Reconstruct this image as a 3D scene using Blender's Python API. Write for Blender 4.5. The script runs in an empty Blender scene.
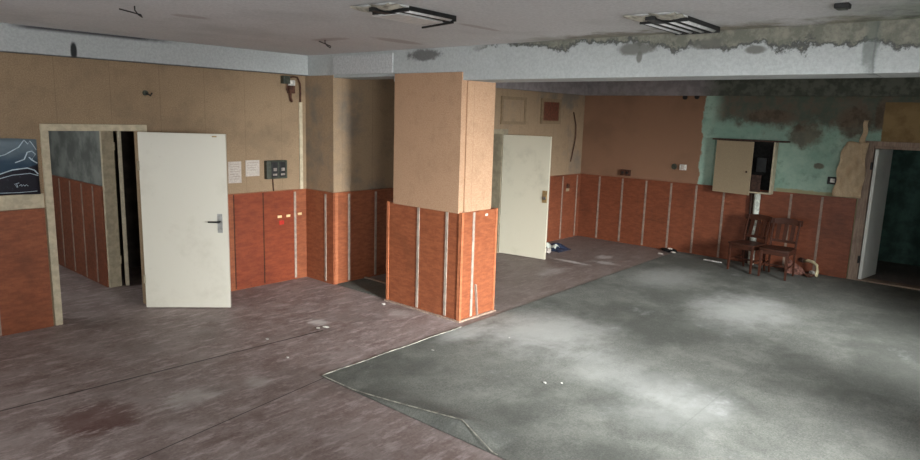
import bpy, bmesh, math, random
from mathutils import Vector, Matrix
random.seed(7)
C = bpy.context.scene.collection
PI = math.pi

# ------------------------------------------------------------------ materials
def lin(c):
    return tuple(((v/255)/12.92 if v/255 <= .04045 else ((v/255+.055)/1.055)**2.4) for v in c) + (1,)

class NT:
    def __init__(s, name, rough=.7, spec=.3, metal=0):
        s.m = bpy.data.materials.new(name); s.m.use_nodes = True
        s.t = s.m.node_tree; s.b = s.t.nodes['Principled BSDF']
        s.b.inputs['Roughness'].default_value = rough
        s.b.inputs['Specular IOR Level'].default_value = spec
        s.b.inputs['Metallic'].default_value = metal
        s._xyz = None
    def n(s, typ, **kw):
        nd = s.t.nodes.new(typ)
        for k, v in kw.items(): setattr(nd, k, v)
        return nd
    def put(s, sock, v):
        if hasattr(v, 'is_linked') or isinstance(v, bpy.types.NodeSocket): s.t.links.new(v, sock)
        else: sock.default_value = v
    def pos(s):
        if s._xyz is None:
            g = s.n('ShaderNodeNewGeometry'); sp = s.n('ShaderNodeSeparateXYZ')
            s.t.links.new(g.outputs['Position'], sp.inputs[0]); s._g = g.outputs['Position']; s._xyz = sp.outputs
        return s._g
    @property
    def X(s): s.pos(); return s._xyz[0]
    @property
    def Y(s): s.pos(); return s._xyz[1]
    @property
    def Z(s): s.pos(); return s._xyz[2]
    def noise(s, scale, detail=4, rough=.6, stretch=None, off=(0,0,0)):
        mp = s.n('ShaderNodeMapping'); s.t.links.new(s.pos(), mp.inputs[0])
        if stretch: mp.inputs['Scale'].default_value = stretch
        mp.inputs['Location'].default_value = off
        nz = s.n('ShaderNodeTexNoise'); s.t.links.new(mp.outputs[0], nz.inputs['Vector'])
        nz.inputs['Scale'].default_value = scale; nz.inputs['Detail'].default_value = detail; nz.inputs['Roughness'].default_value = rough
        return nz.outputs[0]
    def ma(s, op, a, b=0., c=None, clamp=False):
        nd = s.n('ShaderNodeMath', operation=op, use_clamp=clamp); s.put(nd.inputs[0], a); s.put(nd.inputs[1], b)
        if c is not None: s.put(nd.inputs[2], c)
        return nd.outputs[0]
    def step(s, v, lo, hi, a=0., b=1.):
        nd = s.n('ShaderNodeMapRange', interpolation_type='SMOOTHSTEP'); s.put(nd.inputs[0], v)
        for i, q in enumerate((lo, hi, a, b)): s.put(nd.inputs[i+1], q)
        return nd.outputs[0]
    def mul(s, *v):
        r = v[0]
        for q in v[1:]: r = s.ma('MULTIPLY', r, q)
        return r
    def mix(s, f, a, b, mode='MIX'):
        nd = s.n('ShaderNodeMix', data_type='RGBA', blend_type=mode)
        s.put(nd.inputs[0], f)
        for sock, v in ((nd.inputs[6], a), (nd.inputs[7], b)):
            s.put(sock, lin(v) if isinstance(v, tuple) and len(v) == 3 else v)
        return nd.outputs[2]
    def spot(s, cx, cy, cz, rx, ry, rz, nz=None, amt=.6):
        """blob of dirt with a ragged outline about a point"""
        r = None
        for ax, c0, rr in ((s.X, cx, rx), (s.Y, cy, ry), (s.Z, cz, rz)):
            if rr is None: continue
            q = s.ma('POWER', s.ma('ABSOLUTE', s.ma('DIVIDE', s.ma('SUBTRACT', ax, c0), rr)), 2.)
            r = q if r is None else s.ma('ADD', r, q)
        if nz is not None: r = s.ma('ADD', r, s.mul(s.ma('SUBTRACT', nz, .5), amt*3))
        return s.step(r, 1.15, .35)
    def soft(s, cx, cy, rx, ry):
        q = [s.ma('POWER', s.ma('ABSOLUTE', s.ma('DIVIDE', s.ma('SUBTRACT', ax, c0), rr)), 2.) for ax, c0, rr in ((s.X, cx, rx), (s.Y, cy, ry))]
        return s.step(s.ma('SQRT', s.ma('ADD', q[0], q[1])), 1., 0.)
    def col(s, c): s.put(s.b.inputs['Base Color'], lin(c) if isinstance(c, tuple) and len(c) == 3 else c)
    def rough(s, v): s.put(s.b.inputs['Roughness'], v)
    def bump(s, h, strength=.3, dist=.01):
        bp = s.n('ShaderNodeBump'); bp.inputs['Strength'].default_value = strength; bp.inputs['Distance'].default_value = dist
        s.t.links.new(h, bp.inputs['Height']); s.t.links.new(bp.outputs[0], s.b.inputs['Normal'])

def flat(name, c, rough=.6, spec=.3, metal=0, var=.12, scale=25):
    m = NT(name, rough, spec, metal); nz = m.noise(scale, 4)
    d = tuple(int(v*(1-var)) for v in c); l = tuple(min(255, int(v*(1+var*.6))) for v in c)
    m.col(m.mix(m.step(nz, .35, .65), d, l)); return m.m
M = {}

def wallpaper(name, a, b, dirt=(104,90,74), dirt_amt=.4, seam_axis='X'):
    m = NT(name, .85, .15)
    f = m.noise(85, 3, .7); g = m.noise(7, 4); h = m.noise(1.3, 5, .65)
    c = m.mix(m.step(f, .3, .7), a, b)
    c = m.mix(m.mul(m.step(g, .5, .75), .3), c, tuple(int(v*.8) for v in a))
    c = m.mix(m.mul(m.step(h, .48, .72), dirt_amt), c, dirt)
    ax = m.X if seam_axis == 'X' else m.Y                        # paper seams every 53 cm
    fr = m.ma('FRACT', m.ma('DIVIDE', ax, .53)); sm = m.step(m.ma('ABSOLUTE', m.ma('SUBTRACT', fr, .5)), .012, .0)
    c = m.mix(m.mul(sm, .35), c, (90,72,56))
    m.col(c); m.bump(f, .25, .004); return m.m
M['paper_left'] = wallpaper('wallpaper_left', (134,113,89), (156,135,109))
M['paper_recess'] = wallpaper('wallpaper_recess', (138,117,93), (158,136,110), (108,103,96), .8)
M['paper_pillar'] = wallpaper('wallpaper_pillar', (156,124,98), (176,144,116), (142,114,90), .35)

def wood(name, a, b, dark=(92,42,24)):
    m = NT(name, .42, .35)
    f = m.noise(9, 5, .65, (1,1,3.5)); g = m.noise(60, 3, .6, (1,1,.35)); h = m.noise(1.7, 4)
    c = m.mix(m.step(f, .3, .7), a, b); c = m.mix(m.mul(m.step(g, .5, .8), .25), c, dark)
    c = m.mix(m.mul(m.step(h, .5, .75), .35), c, dark)
    m.col(c); m.rough(m.step(g, .2, .8, .36, .55)); return m.m
M['panel'] = wood('orange_hardboard', (122,66,42), (146,86,56), (74,42,28))
M['panel_red'] = wood('red_hardboard', (112,50,30), (134,66,40), (64,32,22))
M['panel_edge'] = wood('orange_edge_board', (156,92,60), (176,110,76), (96,56,38))
M['panel_back'] = wood('red_brown_hardboard', (108,59,39), (130,75,51), (60,34,24))
M['batten'] = flat('pale_batten', (156,142,128), .6, .3, var=.1, scale=14)
M['batten_dark'] = flat('dull_batten', (142,124,110), .65, .3, var=.1, scale=14)
M['cream'] = flat('cream_paint', (186,174,148), .5, .4, var=.08, scale=14)
M['frame_paint'] = flat('dingy_cream_paint', (142,132,110), .6, .3, var=.08, scale=9)

def door_white(name, a, dirt):
    m = NT(name, .38, .4); g = m.noise(2.2, 5, .65); f = m.noise(22, 4)
    c = m.mix(m.mul(m.step(g, .5, .78), .5), a, dirt); c = m.mix(m.mul(m.step(f, .62, .8), .3), c, dirt)
    m.col(c); m.bump(f, .06, .003); return m.m
M['door'] = door_white('white_door_paint', (196,192,178), (166,160,144))
M['door2'] = door_white('yellowed_door_paint', (196,190,170), (156,150,130))
M['door3'] = door_white('grey_white_door_paint', (228,230,222), (180,182,172))

def ceiling_mat(name, stains):
    m = NT(name, .9, .1)
    f = m.noise(40, 4, .7); g = m.noise(1.1, 5, .6); n2 = m.noise(3.2, 6, .7); n3 = m.noise(9, 5, .7)
    c = m.mix(m.step(f, .3, .7), (190,190,190), (208,208,208)) if stains == 'ceiling' else m.mix(m.step(f, .3, .7), (162,166,165), (178,182,181))
    c = m.mix(m.mul(m.step(g, .45, .75), .35), c, (146,148,146))
    if stains == 'ceiling':
        near = m.ma('ADD', m.X, m.mul(m.ma('SUBTRACT', n2, .5), 1.1))
        k = m.mul(m.step(near, 5.0, 5.35), m.step(m.ma('ADD', m.Y, m.mul(m.ma('SUBTRACT', n2, .5), .8)), 4.3, 3.2), m.step(m.X, 5.5, 5.42))
        c = m.mix(m.mul(k, .85), c, m.mix(m.step(n3, .35, .65), (108,104,92), (140,134,116)))
        k2 = m.mul(m.step(m.Y, 1.4, .4), m.step(m.ma('ADD', m.X, m.mul(n2, .9)), 4.6, 5.4))
        c = m.mix(m.mul(k2, .9), c, m.mix(m.step(n3, .4, .6), (84,92,82), (124,134,118)))
        for (x, y, rx, ry) in ((4.35,3.6,.35,.05), (4.75,5.0,.4,.12), (4.3,5.55,.12,.3), (2.7,5.3,.16,.1)):
            c = m.mix(m.mul(m.spot(x, y, 0, rx, ry, None, n2), .4), c, (126,104,100))
    if stains == 'beam':
        lvl = m.ma('ADD', m.Z, m.mul(m.ma('SUBTRACT', n2, .5), .42))
        edge = m.ma('ADD', m.step(m.Y, 4.4, 3.3, 3.03, 2.98), m.step(m.Y, 2.9, 2.0, 0., -.095))
        k = m.step(m.ma('SUBTRACT', lvl, edge), -.015, .02)
        k = m.mul(k, m.step(m.Y, 4.7, 4.2))
        rim = m.mul(m.step(m.ma('ABSOLUTE', m.ma('SUBTRACT', lvl, edge)), .03, .0), m.step(m.Y, 4.7, 4.2))
        c = m.mix(m.mul(k, .9), c, m.mix(m.step(n3, .38, .62), (104,104,92), (136,134,120)))
        c = m.mix(m.mul(rim, .9), c, (72,74,70))
        for (y, z, ry, rz) in ((2.72,2.92,.2,.06), (1.72,2.87,.09,.035), (2.1,2.93,.16,.05), (2.68,2.85,.03,.06)):
            c = m.mix(m.mul(m.spot(0, y, z, None, ry, rz, n3, .5), .85), c, (104,104,98))
        c = m.mix(m.mul(m.spot(0, 5.25, 2.96, None, .3, .07, n3, 1.0), .75), c, (74,72,70))
        c = m.mix(m.mul(m.spot(0, .95, 2.9, None, .06, .25, n3, .7), .6), c, (96,104,98))
        for y in (.62, .9): c = m.mix(m.mul(m.step(m.ma('ABSOLUTE', m.ma('SUBTRACT', m.Y, m.ma('ADD', y, m.mul(n3, .05)))), .012, 0), .5), c, (96,100,98))
    if stains == 'left':
        k = m.mul(m.spot(2.55, 7.43, 2.83, .035, None, .1, n3, .25), .95); c = m.mix(k, c, (30,32,34))
        k = m.mul(m.step(m.Z, 2.985, 3.02), m.step(m.X, 1.9, 2.2), m.step(m.ma('ADD', m.X, n2), 4.1, 3.7)); c = m.mix(m.mul(k, .9), c, (58,56,60))
        k = m.step(m.ma('ADD', m.Z, m.mul(n3, .012)), 2.79, 2.776); c = m.mix(m.mul(k, .8), c, (62,60,62))
    m.col(c); m.bump(n3, .25, .01); return m.m
M['ceiling'] = ceiling_mat('ceiling_plaster', 'ceiling')
M['beam'] = ceiling_mat('beam_plaster', 'beam')
M['beam_left'] = ceiling_mat('beam_left_plaster', 'left')
M['white_plain'] = ceiling_mat('plain_plaster', '')
M['board'] = flat('pale_board', (180,182,182), .8, .2, var=.08, scale=40)

def wall_back_mat():
    m = NT('back_wall_paint', .85, .15)
    f = m.noise(80, 3, .7); g = m.noise(2.4, 6, .7); h = m.noise(6, 5, .7); w = m.noise(1.2, 4)
    paper = m.mix(m.step(f, .3, .7), (128,96,76), (148,114,90)); paper = m.mix(m.mul(m.step(w, .45, .7), .4), paper, (108,84,66))
    teal = m.mix(m.step(g, .3, .7), (132,162,146), (162,186,169)); teal = m.mix(m.mul(m.step(h, .5, .7), .4), teal, (88,108,98))
    # ragged stripped area: dark damp plaster above, pinkish-brown scars
    up = m.ma('ADD', m.Z, m.mul(m.ma('SUBTRACT', g, .5), 1.1))
    damp = m.mul(m.step(up, 2.12, 2.42), m.step(m.Y, 4.3, 4.0))
    scar = m.mix(m.step(h, .38, .62), (72,74,64), (96,78,66))
    teal = m.mix(m.mul(damp, .88), teal, scar)
    for (y, z, ry, rz) in ((2.75,2.15,.28,.2), (2.1,2.4,.25,.25), (3.3,2.45,.4,.12), (2.5,1.7,.08,.05), (1.75,2.5,.1,.25)):
        teal = m.mix(m.mul(m.spot(0, y, z, None, ry, rz, h, .8), .8), teal, m.mix(m.step(h, .4, .6), (84,68,58), (104,90,76)))
    lowp = m.mul(m.step(m.ma('ADD', m.Z, m.mul(h, .08)), 1.36, 1.33), m.step(m.Y, 3.15, 3.05)); teal = m.mix(m.mul(lowp, .8), teal, (150,138,100))
    edge = m.step(m.ma('ADD', m.Y, m.mul(m.ma('SUBTRACT', g, .5), .22)), 4.37, 4.40)
    c = m.mix(edge, teal, paper)
    right = m.mul(m.step(m.ma('ADD', m.Y, m.mul(m.ma('SUBTRACT', h, .5), .06)), 1.74, 1.72), m.step(m.Z, 2.1, 2.12), m.step(m.ma('ADD', m.Z, m.mul(h, .05)), 2.72, 2.7))
    c = m.mix(right, c, m.mix(m.step(g, .4, .6), (122,100,68), (140,118,82)))
    m.col(c); m.bump(h, .35, .01); return m.m
M['wall_back'] = wall_back_mat()
M['beam_back'] = NT('shaded_back_beam_plaster', .9, .1)
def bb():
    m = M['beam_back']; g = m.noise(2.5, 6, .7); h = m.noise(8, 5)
    a = m.mix(m.step(h, .35, .65), (128,122,122), (144,138,138)); b = m.mix(m.step(h, .4, .6), (66,72,62), (92,96,84))  # greyed plaster carries the beam's shade in its colour; greenish part is damp stain
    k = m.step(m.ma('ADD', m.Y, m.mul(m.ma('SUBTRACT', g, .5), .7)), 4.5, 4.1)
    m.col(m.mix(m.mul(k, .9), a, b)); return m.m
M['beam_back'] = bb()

def floor_mat():
    m = NT('brown_linoleum', .55, .35)
    f = m.noise(38, 5, .7); g = m.noise(3, 6, .7, (1,1,1)); h = m.noise(1.0, 5, .6); d = m.noise(7, 6, .75, (.6,1.6,1))
    c = m.mix(m.step(f, .3, .7), (118,103,99), (142,128,123))
    g2 = m.noise(1.9, 7, .72, (1,1,1), (7,3,0)); c = m.mix(m.mul(m.step(g2, .42, .66), .6), c, (160,148,144)); c = m.mix(m.mul(m.step(g, .5, .72), .6), c, (96,72,69))
    c = m.mix(m.mul(m.step(d, .47, .66), .9), c, (176,162,159)); c = m.mix(m.mul(m.step(m.noise(5, 7, .75, (.5,1.4,1), (4,2,0)), .52, .7), .6), c, (98,74,70))
    c = m.mix(m.mul(m.step(h, .5, .7), .4), c, (88,80,74))
    c = m.mix(m.mul(m.step(m.X, 5.38, 5.44), .45), c, (92,82,72))           # older flooring beyond the pillar
    c = m.mix(m.mul(m.spot(1.7,5.0,0,.3,.3,None,d,1.3), .6), c, (84,44,38))
    # whitish dust and paint spills
    for (x, y, rx, ry, a) in ((4.25,5.72,.14,.2,.8), (9.15,5.5,.1,.5,.85), (9.5,5.05,.16,.35,.5), (9.9,5.3,.3,.18,.5), (2.35,4.85,.35,.28,.42), (2.9,4.75,.16,.2,.35), (5.15,5.35,.2,.3,.35), (8.3,5.3,.5,.25,.3)):
        c = m.mix(m.mul(m.step(m.ma('ADD', m.soft(x, y, rx*1.7, ry*1.7), m.mul(m.ma('SUBTRACT', d, .5), 1.3)), .45, 1.0), m.soft(x, y, rx*2.2, ry*2.2), a), c, (204,200,196))
    for (x0, y0, x1, y1, wd) in ((.2,5.675,4.12,5.47,.014), (.6,4.03,3.35,4.43,.008)):   # seams of the sheets
        k = (y1-y0)/(x1-x0)
        v = m.ma('ABSOLUTE', m.ma('SUBTRACT', m.Y, m.ma('ADD', m.mul(m.ma('SUBTRACT', m.X, x0), k), y0)))
        s = m.mul(m.step(v, wd, wd*.4), m.step(m.X, x1+.02, x1))
        c = m.mix(m.mul(s, .9), c, (42,34,34))
    m.col(c); m.rough(m.step(d, .3, .75, .48, .7)); m.bump(d, .12, .006); return m.m
M['floor'] = floor_mat()
def carpet_mat():
    m = NT('grey_green_carpet', .8, .2)
    f = m.noise(70, 4, .75); g = m.noise(2.3, 6, .7); h = m.noise(.85, 5, .6, None, (3,1,0)); d = m.noise(14, 6, .8); e = m.noise(1.6, 8, .75, (1,1.2,1))
    c = m.mix(m.step(f, .3, .7), (88,90,85), (118,119,113))
    c = m.mix(m.mul(m.step(g, .42, .75), .45), c, (146,148,140))
    c = m.mix(m.mul(m.step(h, .44, .6), .55), c, (72,74,69)); c = m.mix(m.mul(m.step(e, .5, .68), .5), c, (70,72,68))
    c = m.mix(m.mul(m.step(d, .55, .8), .3), c, (164,166,160))
    for (x, y, rx, ry, a) in ((5.8,3.75,.8,.7,.6), (5.3,2.5,.45,.9,.3), (8.3,2.5,.9,.6,.5), (4.9,1.9,.5,.5,.25), (9.3,3.9,.8,.5,.3), (5.2,4.35,.5,.2,.5)):  # pale dust patches that also paint in the daylight bands
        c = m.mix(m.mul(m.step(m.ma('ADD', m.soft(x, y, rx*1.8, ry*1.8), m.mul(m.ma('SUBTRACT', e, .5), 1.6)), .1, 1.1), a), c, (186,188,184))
    ln = m.step(m.ma('ABSOLUTE', m.ma('SUBTRACT', m.ma('FRACT', m.ma('DIVIDE', m.ma('ADD', m.Y, .2), 1.3)), .5)), .006, .002)
    c = m.mix(m.mul(ln, .15), c, (70,74,70))
    m.col(c); m.bump(f, .25, .006); return m.m
M['carpet'] = carpet_mat()
M['edge_strip'] = flat('worn_edge_strip', (160,158,146), .5, .4, var=.25, scale=12)
M['dark'] = flat('blackened_paint', (26,25,24), .8, .2, var=.3)
M['black'] = flat('black_metal', (30,31,31), .5, .4, var=.2)
M['reflector'] = flat('reflector_enamel', (205,205,203), .4, .4, var=.06)
M['crumpled'] = flat('crumpled_diffuser', (160,157,144), .6, .3, var=.2, scale=18)
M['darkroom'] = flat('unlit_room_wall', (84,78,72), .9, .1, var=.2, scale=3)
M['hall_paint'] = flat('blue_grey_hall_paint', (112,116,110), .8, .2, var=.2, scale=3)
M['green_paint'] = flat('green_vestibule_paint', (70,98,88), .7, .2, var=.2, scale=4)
M['chair'] = wood('chair_brown_varnish', (52,27,18), (70,38,24), (30,17,12))
M['chair_seat'] = wood('chair_seat_varnish', (50,27,18), (66,36,24), (30,17,12))
M['pipe_grey'] = flat('pipe_grey_paint', (204,210,198), .5, .4, var=.15)
M['pipe_dark'] = flat('pipe_rust', (70,52,44), .7, .3, var=.25)
M['brick'] = flat('broken_brick', (118,84,74), .9, .1, var=.3)
M['plaster_bit'] = flat('plaster_dust', (205,203,196), .9, .1, var=.15)
M['hose'] = flat('cream_hose', (196,186,150), .5, .4)
M['paper'] = flat('white_paper', (184,175,165), .8, .2, var=.07, scale=60)
M['ink'] = flat('faded_ink', (150,140,132), .8, .2)
M['tornpaper'] = wallpaper('torn_wallpaper', (176,154,124), (200,178,148), (150,126,100), .6, 'Y')
M['meter'] = flat('grey_green_switch_box', (62,66,56), .5, .4, var=.2)
M['rust'] = flat('rusty_brown_metal', (78,50,38), .7, .3, var=.25)
M['red'] = flat('red_tape', (176,44,34), .6, .3)
M['yellow'] = flat('pale_sticker', (226,196,148), .6, .3)
M['vent_red'] = flat('brown_red_cover', (100,60,45), .6, .3, var=.15)
M['navy'] = flat('dark_blue_plastic', (40,48,66), .4, .4, var=.3, scale=30)
M['metal'] = flat('brushed_metal', (150,150,146), .35, .5, .8, var=.08)
M['brass'] = flat('dull_brass', (150,124,84), .5, .5, .3, var=.1)
M['faded_trim'] = flat('faded_trim', (132,112,88), .8, .2, var=.06)
M['tan_board'] = flat('tan_faded_board', (158,142,116), .75, .2, var=.04, scale=60)
def grain(name, a, b):
    m = NT(name, .8, .2); f = m.noise(60, 4, .6, (1,1,.08)); g = m.noise(6, 3)
    m.col(m.mix(m.mul(m.step(g, .45, .7), .4), m.mix(m.step(f, .3, .7), a, b), (104,88,78))); return m.m
M['weathered'] = grain('weathered_grey_wood', (136,116,102), (158,140,124))
def poster_mat():
    m = NT('glossy_blue_poster', .5, .2); g = m.noise(5, 5, .6, (1,1,2)); h = m.noise(16, 4)
    c = m.mix(m.step(m.ma('ADD', m.Z, m.mul(g, .25)), 1.8, 2.02), (44,66,84), (104,118,126))
    k = m.step(m.ma('ADD', m.Z, m.mul(m.ma('SUBTRACT', m.X, 2.), -.25)), 1.66, 1.64)
    c = m.mix(k, c, (34,32,40)); c = m.mix(m.mul(m.step(h, .6, .8), .3), c, (120,150,170)); m.col(c); return m.m
M['poster'] = poster_mat()
M['poster_line'] = flat('white_poster_stroke', (196,212,222), .4, .4)
gl = NT('window_glass', .05, .5); gl.b.inputs['Transmission Weight'].default_value = 1; gl.col((240,245,245)); M['glass'] = gl.m

# ------------------------------------------------------------------ mesh helpers
class MB:
    def __init__(s): s.bm = bmesh.new()
    def hexa(s, P):                                   # 8 points: bottom loop then top loop
        v = [s.bm.verts.new(p) for p in P]
        for f in ((3,2,1,0), (4,5,6,7), (0,1,5,4), (1,2,6,5), (2,3,7,6), (3,0,4,7)): s.bm.faces.new([v[i] for i in f])
        return s
    def box(s, x0, x1, y0, y1, z0, z1):
        return s.hexa([(x0,y0,z0),(x1,y0,z0),(x1,y1,z0),(x0,y1,z0),(x0,y0,z1),(x1,y0,z1),(x1,y1,z1),(x0,y1,z1)])
    def slab(s, a, b, z0, z1, th):                    # upright board from a to b (plan), thickness th to the left of a->b
        a, b = Vector(a), Vector(b); d = (b-a).normalized(); n = Vector((-d.y, d.x))*th
        return s.hexa([(*a,z0),(*b,z0),(*(b+n),z0),(*(a+n),z0),(*a,z1),(*b,z1),(*(b+n),z1),(*(a+n),z1)])
    def bar(s, a, b, w, h, up=(0,0,1)):               # straight bar of section w x h
        a, b = Vector(a), Vector(b); d = (b-a).normalized(); r = d.cross(Vector(up))
        if r.length < 1e-4: r = Vector((1,0,0))
        r.normalize(); u = r.cross(d)
        P = []
        for c in (a, b): P += [c-r*w/2-u*h/2, c+r*w/2-u*h/2, c+r*w/2+u*h/2, c-r*w/2+u*h/2]
        return s.hexa(P)
    def tube(s, pts, r, seg=10):
        pts = [Vector(p) for p in pts]; rings = []
        rr = r if isinstance(r, (list, tuple)) else [r]*len(pts)
        ref = Vector((.31,.17,.93))
        for i, p in enumerate(pts):
            d = (pts[min(i+1, len(pts)-1)]-pts[max(i-1, 0)]).normalized()
            u = d.cross(ref)
            if u.length < .05: u = d.cross(Vector((1,0,0)))
            u.normalize(); w = d.cross(u)
            rings.append([s.bm.verts.new(p+(u*math.cos(2*PI*k/seg)+w*math.sin(2*PI*k/seg))*rr[i]) for k in range(seg)])
        for A, B in zip(rings, rings[1:]):
            for k in range(seg): s.bm.faces.new((A[k], A[(k+1) % seg], B[(k+1) % seg], B[k]))
        s.bm.faces.new(rings[0][::-1]); s.bm.faces.new(rings[-1]); return s
    def sheet(s, fn, nu, nv, th=(0,0,0)):             # grid fn(u,v) thickened by vector th
        th = Vector(th)
        G = [[[s.bm.verts.new(Vector(fn(i/nu, j/nv))+q) for j in range(nv+1)] for i in range(nu+1)] for q in (Vector(), th)]
        for i in range(nu):
            for j in range(nv):
                a = [(i,j),(i+1,j),(i+1,j+1),(i,j+1)]
                s.bm.faces.new([G[0][p][q] for p, q in a]); s.bm.faces.new([G[1][p][q] for p, q in a[::-1]])
        rim = [(i,0) for i in range(nu)] + [(nu,j) for j in range(nv)] + [(i,nv) for i in range(nu,0,-1)] + [(0,j) for j in range(nv,0,-1)]
        for a, b in zip(rim, rim[1:]+rim[:1]): s.bm.faces.new((G[0][b[0]][b[1]], G[0][a[0]][a[1]], G[1][a[0]][a[1]], G[1][b[0]][b[1]]))
        return s
    def lump(s, c, r, seed=0, sub=2):
        rnd = random.Random(seed); c = Vector(c)
        q = bmesh.ops.create_icosphere(s.bm, subdivisions=sub, radius=1)
        for v in q['verts']:
            k = 1+rnd.uniform(-.25, .25); v.co = Vector((v.co.x*r[0]*k, v.co.y*r[1]*k, v.co.z*r[2]*k))+c
        return s
    def build(s, name, mat, parent=None, bevel=0, smooth=False, local=False):
        org = Vector()
        if parent is not None and not local:
            q = parent
            while q is not None: org += Vector(q.location); q = q.parent
        elif parent is None:
            org = None
        if org is None:                                # top-level mesh: origin at its base centre
            xs = [v.co for v in s.bm.verts]
            org = Vector(((min(v.x for v in xs)+max(v.x for v in xs))/2, (min(v.y for v in xs)+max(v.y for v in xs))/2, min(v.z for v in xs)))
            loc = org
        else: loc = Vector()
        for v in s.bm.verts: v.co -= org
        bmesh.ops.recalc_face_normals(s.bm, faces=s.bm.faces)
        if bevel: bmesh.ops.bevel(s.bm, geom=list(s.bm.edges), offset=bevel, segments=2, affect='EDGES', profile=.5)
        me = bpy.data.meshes.new(name); s.bm.to_mesh(me); s.bm.free()
        if smooth:
            for p in me.polygons: p.use_smooth = True
        me.materials.append(M[mat] if isinstance(mat, str) else mat)
        o = bpy.data.objects.new(name, me); C.objects.link(o); o.location = loc; o.parent = parent
        return o
def tag(o, label, cat, group=None):
    o['label'] = label; o['category'] = cat
    if group: o['group'] = group
    return o
def thing(name, label, cat, loc, rz=0, group=None):
    o = bpy.data.objects.new(name, None); C.objects.link(o); o.location = loc; o.rotation_euler = (0,0,rz); o.empty_display_size = .1
    return tag(o, label, cat, group)
def struct(o, label=None):
    o['kind'] = 'structure'
    if label: o['label'] = label
    return o
def dup(root, loc, rz, label):
    r = root.copy(); C.objects.link(r); r.location = loc; r.rotation_euler = (0,0,rz); r['label'] = label
    for ch in list(root.children):
        c = ch.copy(); C.objects.link(c); c.parent = r
        for g in ch.children:
            d = g.copy(); C.objects.link(d); d.parent = c
    return r

# ------------------------------------------------------------------ room plan (metres). X runs along the left wall, Y along the back wall
YA, YN, YR, XB, XC = 7.53, 6.93, 6.74, 11.40, 5.42
ZP, ZB, ZC = 1.25, 2.77, 3.03          # wainscot top, beam underside, ceiling
XF, YS = -2.4, -2.2                    # wall behind the camera, window wall
struct(MB().box(XF-.3, XB+3, YS-.3, 11.2, -.2, 0).build('floor', 'floor'))
struct(MB().box(XF-.3, XB+3, YS-.3, 11.2, ZC, ZC+.2).build('ceiling', 'ceiling'))
# left wall with its doorway, then the step forward and the recess wall with the second doorway
T = .2
w = MB().box(XF, 2.24, YA, YA+T, 0, ZC).box(3.22, XC, YA, YA+T, 0, ZC).box(2.24, 3.22, YA, YA+T, 2.06, ZC)
struct(w.build('wall_left', 'paper_left'))
w = MB().box(XC, XC+T, YN+T, YA+T, 0, ZC).box(XC, 7.3, YN, YN+T, 0, ZC)
struct(w.build('wall_recess', 'paper_recess'))
w = MB().box(7.1, 7.84, YR, YN-.001, 0, ZC).box(8.84, XB+.2, YR, YR+T, 0, ZC).box(7.84, 8.84, YR, YR+T, 2.06, ZC)
struct(w.build('wall_far_left', 'paper_recess'))
w = MB().box(XB, XB+T, 1.82, YR, 0, ZC).box(XB, XB+T, YS, .78, 0, ZC).box(XB, XB+T, .78, 1.82, 2.05, ZC)
struct(w.build('wall_back', 'wall_back'))
struct(MB().box(XF-T, XF, YS-T, 1.2, 0, ZC).box(XF-T, XF, 1.2, 5.6, 0, .85).box(XF-T, XF, 1.2, 5.6, 2.6, ZC).box(XF-T, XF, 5.6, 11, 0, ZC).build('wall_front', 'paper_left'))
wins = [(-.6, 1.5), (3.0, 4.4), (5.9, 7.2)]
w = MB().box(XF, XB+.2, YS-T, YS, 0, .85).box(XF, XB+.2, YS-T, YS, 2.6, ZC)
x = XF
for a, b in wins + [(XB+.2, None)]:
    w.box(x, a, YS-T, YS, .85, 2.6); x = b
struct(w.build('wall_right', 'paper_left'))
def window(n, lo, hi, P):
    f = MB(); g = MB()
    for i in range(4):
        u = lo+(hi-lo)*i/3; u0 = min(max(u-.03, lo), hi-.06); P(f, u0, u0+.06, 0, .06, .85, 2.6)
    for z in (.85, 2.0, 2.54): P(f, lo, hi, .005, .055, z, z+.06)
    o = struct(f.build('window_%d' % n, 'frame_paint'))
    P(g, lo+.01, hi-.01, .025, .031, .86, 2.59); g.build('glass', 'glass', o)
for i, (a, b) in enumerate(wins): window(i+1, a, b, lambda t, u0, u1, d0, d1, z0, z1: t.box(u0, u1, YS-.13+d0, YS-.13+d1, z0, z1))
window(4, 1.2, 5.6, lambda t, u0, u1, d0, d1, z0, z1: t.box(XF-.13+d0, XF-.13+d1, u0, u1, z0, z1))
window(5, 8.3, 9.5, lambda t, u0, u1, d0, d1, z0, z1: t.box(.32+d0, .32+d1, u0, u1, z0, z1))  # unseen hall window, added as a source for the fill lamp
# rooms beyond the three doorways
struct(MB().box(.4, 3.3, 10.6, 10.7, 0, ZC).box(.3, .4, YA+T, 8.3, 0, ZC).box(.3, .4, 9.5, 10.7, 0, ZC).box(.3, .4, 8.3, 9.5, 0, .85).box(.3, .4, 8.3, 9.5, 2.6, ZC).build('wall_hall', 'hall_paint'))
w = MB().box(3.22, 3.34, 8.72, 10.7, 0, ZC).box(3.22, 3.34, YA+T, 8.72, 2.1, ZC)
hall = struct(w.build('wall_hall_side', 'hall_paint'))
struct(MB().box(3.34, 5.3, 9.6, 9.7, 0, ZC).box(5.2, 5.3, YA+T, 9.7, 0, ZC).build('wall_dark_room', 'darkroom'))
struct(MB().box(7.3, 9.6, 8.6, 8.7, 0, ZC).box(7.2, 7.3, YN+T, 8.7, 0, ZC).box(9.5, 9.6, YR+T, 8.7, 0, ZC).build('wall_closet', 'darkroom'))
struct(MB().box(XB+T, 13.6, 1.95, 2.05, 0, ZC).box(13.5, 13.6, .2, 2.05, 0, ZC).box(XB+T, 13.6, .1, .2, 0, ZC).build('wall_vestibule', 'green_paint'))

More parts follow.
